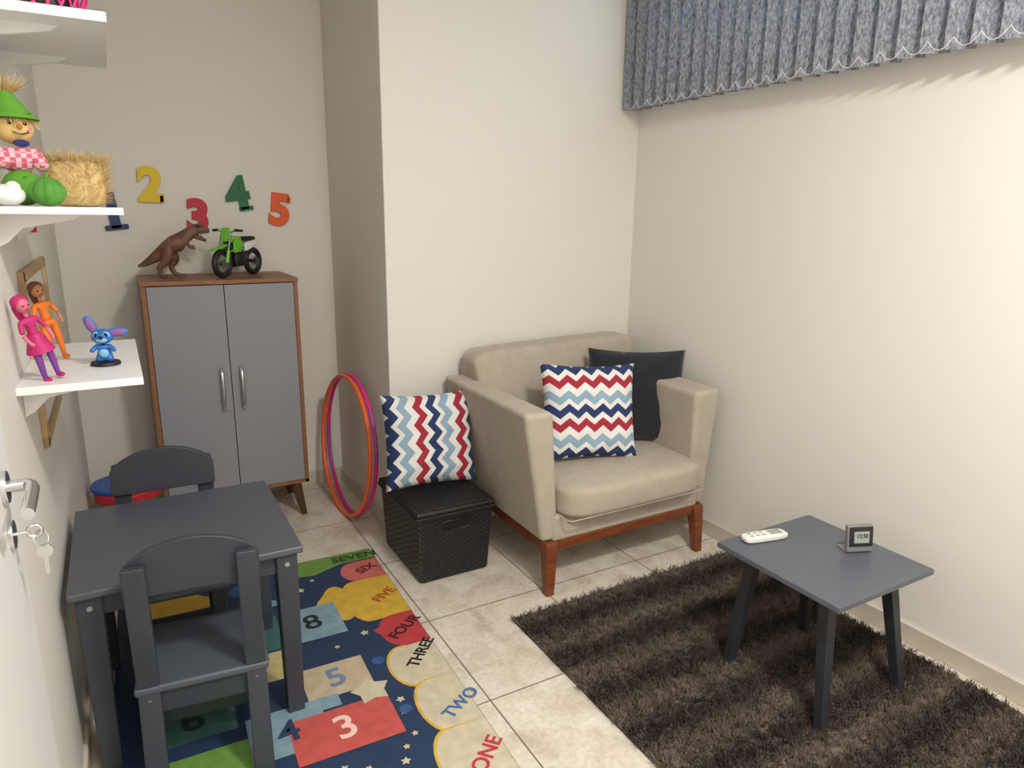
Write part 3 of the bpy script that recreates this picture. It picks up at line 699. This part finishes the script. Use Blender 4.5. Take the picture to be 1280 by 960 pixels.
def doll(name,loc,rz,leany,skinc,shirt,legc,hair,k,skirt=None):
    e=empty(name,loc,rot=(0,leany,rz),sc=k)
    skin('legs',[(0,0,.098),(.012,-.002,.090),(.014,-.004,.050),(.014,-.002,.008),(.015,-.016,.005),(-.012,-.002,.090),(-.015,-.008,.050),(-.014,.0,.008),(-.013,-.014,.005)],[(0,1),(1,2),(2,3),(3,4),(0,5),(5,6),(6,7),(7,8)],[.012,.010,.0075,.0055,.005,.010,.0075,.0055,.005],legc,e)
    skin('torso',[(0,0,.096),(0,0,.112),(0,0,.138),(.018,-.002,.136),(.026,-.006,.112),(-.018,-.002,.136),(-.027,-.010,.114)],[(0,1),(1,2),(2,3),(3,4),(2,5),(5,6)],[.013,.010,.012,.006,.005,.006,.005],shirt,e)
    if skirt: cyl('skirt',(0,-.001,.066),(0,0,.108),.028,.012,skirt,e,28,.001)
    for s in (-1,1):
        skin('forearm',[(s*.026,-.008,.112),(s*.024,-.020,.095),(s*.020,-.026,.088)],[(0,1),(1,2)],[.0045,.0038,.0045],skinc,e)
        ball('shoe',(s*.0145,-.008,.005),(.007,.013,.005),shirt,e)
    cyl('neck',(0,0,.145),(0,0,.160),.0045,.0045,skinc,e,12)
    ball('head',(0,-.002,.170),(.0135,.0135,.0165),skinc,e)
    ball('hair',(0,.004,.177),(.0170,.015,.015),hair,e)
    skin('hair_back',[(0,.012,.178),(0,.018,.158),(.003,.018,.128)],[(0,1),(1,2)],[.014,.013,.008],hair,e)
    for s in (-1,1): ball('eye',(s*.0055,-.0148,.171),.0018,mEye,e)
    ball('nose',(0,-.0155,.167),.0016,skinc,e)
    tube('mouth',[(-.004,-.0140,.1625),(0,-.0150,.1615),(.004,-.0140,.1625)],.0006,mEye,e)
    return e
mMag=mat('doll_magenta',(190,34,110),.6);mPur=mat('doll_purple',(120,60,150),.6);mOr=mat('doll_orange',(236,124,40),.6);mBrn=mat('doll_brown',(110,64,40),.7);mTan=mat('doll_tan',(190,128,88),.6);mPkS=mat('doll_pink',(226,90,150),.6);mPkF=mat('doll_pink_skin',(214,110,130),.6)
doll('toy_doll',(-.150,1.850,Z1),radians(35),radians(-14),mPkF,mMag,mPur,mMag,1.04,mMag)
doll('toy_doll.001',(-.150,2.09,Z1),radians(30),radians(-9),mTan,mOr,mOr,mBrn,1.06,None)
mBlu=mat('figurine_blue',(44,110,190),.4);mLb=mat('figurine_light_blue',(130,190,226),.4);mEarP=mat('ear_pink',(150,90,140),.5)
al=empty('blue_alien_figurine',(-.045,1.97,Z1),radians(-10),sc=.95)
cyl('base',(0,0,0),(0,0,.008),.036,.034,mBk,al,36)
skin('body',[(0,0,.030),(0,0,.050),(.012,-.003,.016),(.016,-.010,.010),(-.012,-.003,.016),(-.016,-.010,.010),(.020,-.008,.046),(.028,-.016,.036),(-.020,-.008,.046),(-.028,-.016,.036)],[(0,1),(0,2),(2,3),(0,4),(4,5),(1,6),(6,7),(1,8),(8,9)],[.017,.014,.010,.008,.010,.008,.006,.006,.006,.006],mBlu,al)
ball('belly',(0,-.008,.032),(.012,.011,.014),mLb,al)
ball('head',(0,-.002,.074),(.026,.021,.020),mBlu,al)
ball('muzzle',(0,-.014,.068),(.015,.010,.009),mLb,al)
ball('nose',(0,-.024,.074),(.006,.004,.0045),mEye,al)
for s in (-1,1):
    ball('eye',(s*.011,-.017,.079),(.006,.004,.007),mEye,al);ball('eye_patch',(s*.011,-.0145,.079),(.009,.005,.010),mLb,al)
    if s<0: ax_,az_,an=-.024,.104,-26
    else: ax_,az_,an=.034,.084,88
    ball('ear',(ax_,.0,az_),(.012,.004,.027),mBlu,al,rot=(0,radians(an),0))
    ball('ear_inner',(ax_,-.003,az_),(.008,.003,.020),mEarP,al,rot=(0,radians(an),0))
rm=empty('red_heart_ornament',(XL+.012,2.62,1.455));
pts=[(0,.016*sin(t)**3*1.5,.0015*(13*cos(t)-5*cos(2*t)-2*cos(3*t)-cos(4*t))*1.1) for t in np.linspace(0,2*pi,40,endpoint=False)]
n=len(pts);mesh('heart',[(0-.010,y,z) for _,y,z in pts]+[(.006,y,z) for _,y,z in pts],[tuple(range(n)),tuple(range(n,2*n))[::-1]]+[(i,i+n,(i+1)%n+n,(i+1)%n) for i in range(n)],mR,rm)

# ---------------------------------------------------------------- door (open, against left wall)
dr=empty('door_1')
mDoor=mat('door_white',(232,232,230),.35)
box('leaf',(XL+.003,.45,.006),(XL+.038,1.27,2.1),mDoor,dr,.002)
dx=XL+.038;hy=1.18;hz=1.105
cyl('rose',(dx,hy,hz),(dx+.008,hy,hz),.024,.024,mChrome,dr,32)
tube('lever',[(dx+.004,hy,hz),(dx+.024,hy,hz),(dx+.036,hy-.005,hz),(dx+.040,hy-.03,hz),(dx+.040,hy-.12,hz-.002)],.009,mChrome,dr,kind='NURBS',res=12)
kz=hz-.075
cyl('keyhole_rose',(dx,hy,kz),(dx+.006,hy,kz),.022,.022,mChrome,dr,32)
cyl('key_shaft',(dx,hy,kz),(dx+.022,hy,kz),.003,.003,mChrome,dr,12)
torus('key_bow',(dx+.030,hy,kz),.009,.0028,mChrome,dr,(radians(90),0,0),24,8)
torus('key_ring',(dx+.036,hy+.004,kz-.015),.012,.0013,mChrome,dr,(radians(70),0,radians(50)),24,6)
cyl('spare_key_bow',(dx+.038,hy+.006,kz-.038),(dx+.038,hy+.009,kz-.038),.011,.011,mChrome,dr,20)
box('spare_key_blade',(dx+.035,hy+.0065,kz-.075),(dx+.041,hy+.0085,kz-.044),mChrome,dr)

# ---------------------------------------------------------------- camera
f=864.1;p=radians(13.801);th=radians(29.734);ro=radians(.739)
h=Vector((sin(th),cos(th),0));R_=Vector((cos(th),-sin(th),0));z=Vector((0,0,1))
F=cos(p)*h-sin(p)*z;U=sin(p)*h+cos(p)*z
Rr=cos(ro)*R_+sin(ro)*U;Ur=-sin(ro)*R_+cos(ro)*U
cam=bpy.data.cameras.new('camera');co=bpy.data.objects.new('camera',cam);col.objects.link(co)
M=Matrix((Rr,Ur,-F)).transposed().to_4x4();M.translation=Vector((0,0,1.5));co.matrix_world=M
cam.sensor_width=36;cam.lens=f*36/1280;cam.clip_start=.02
scene.camera=co
scene.view_settings.view_transform='Standard'
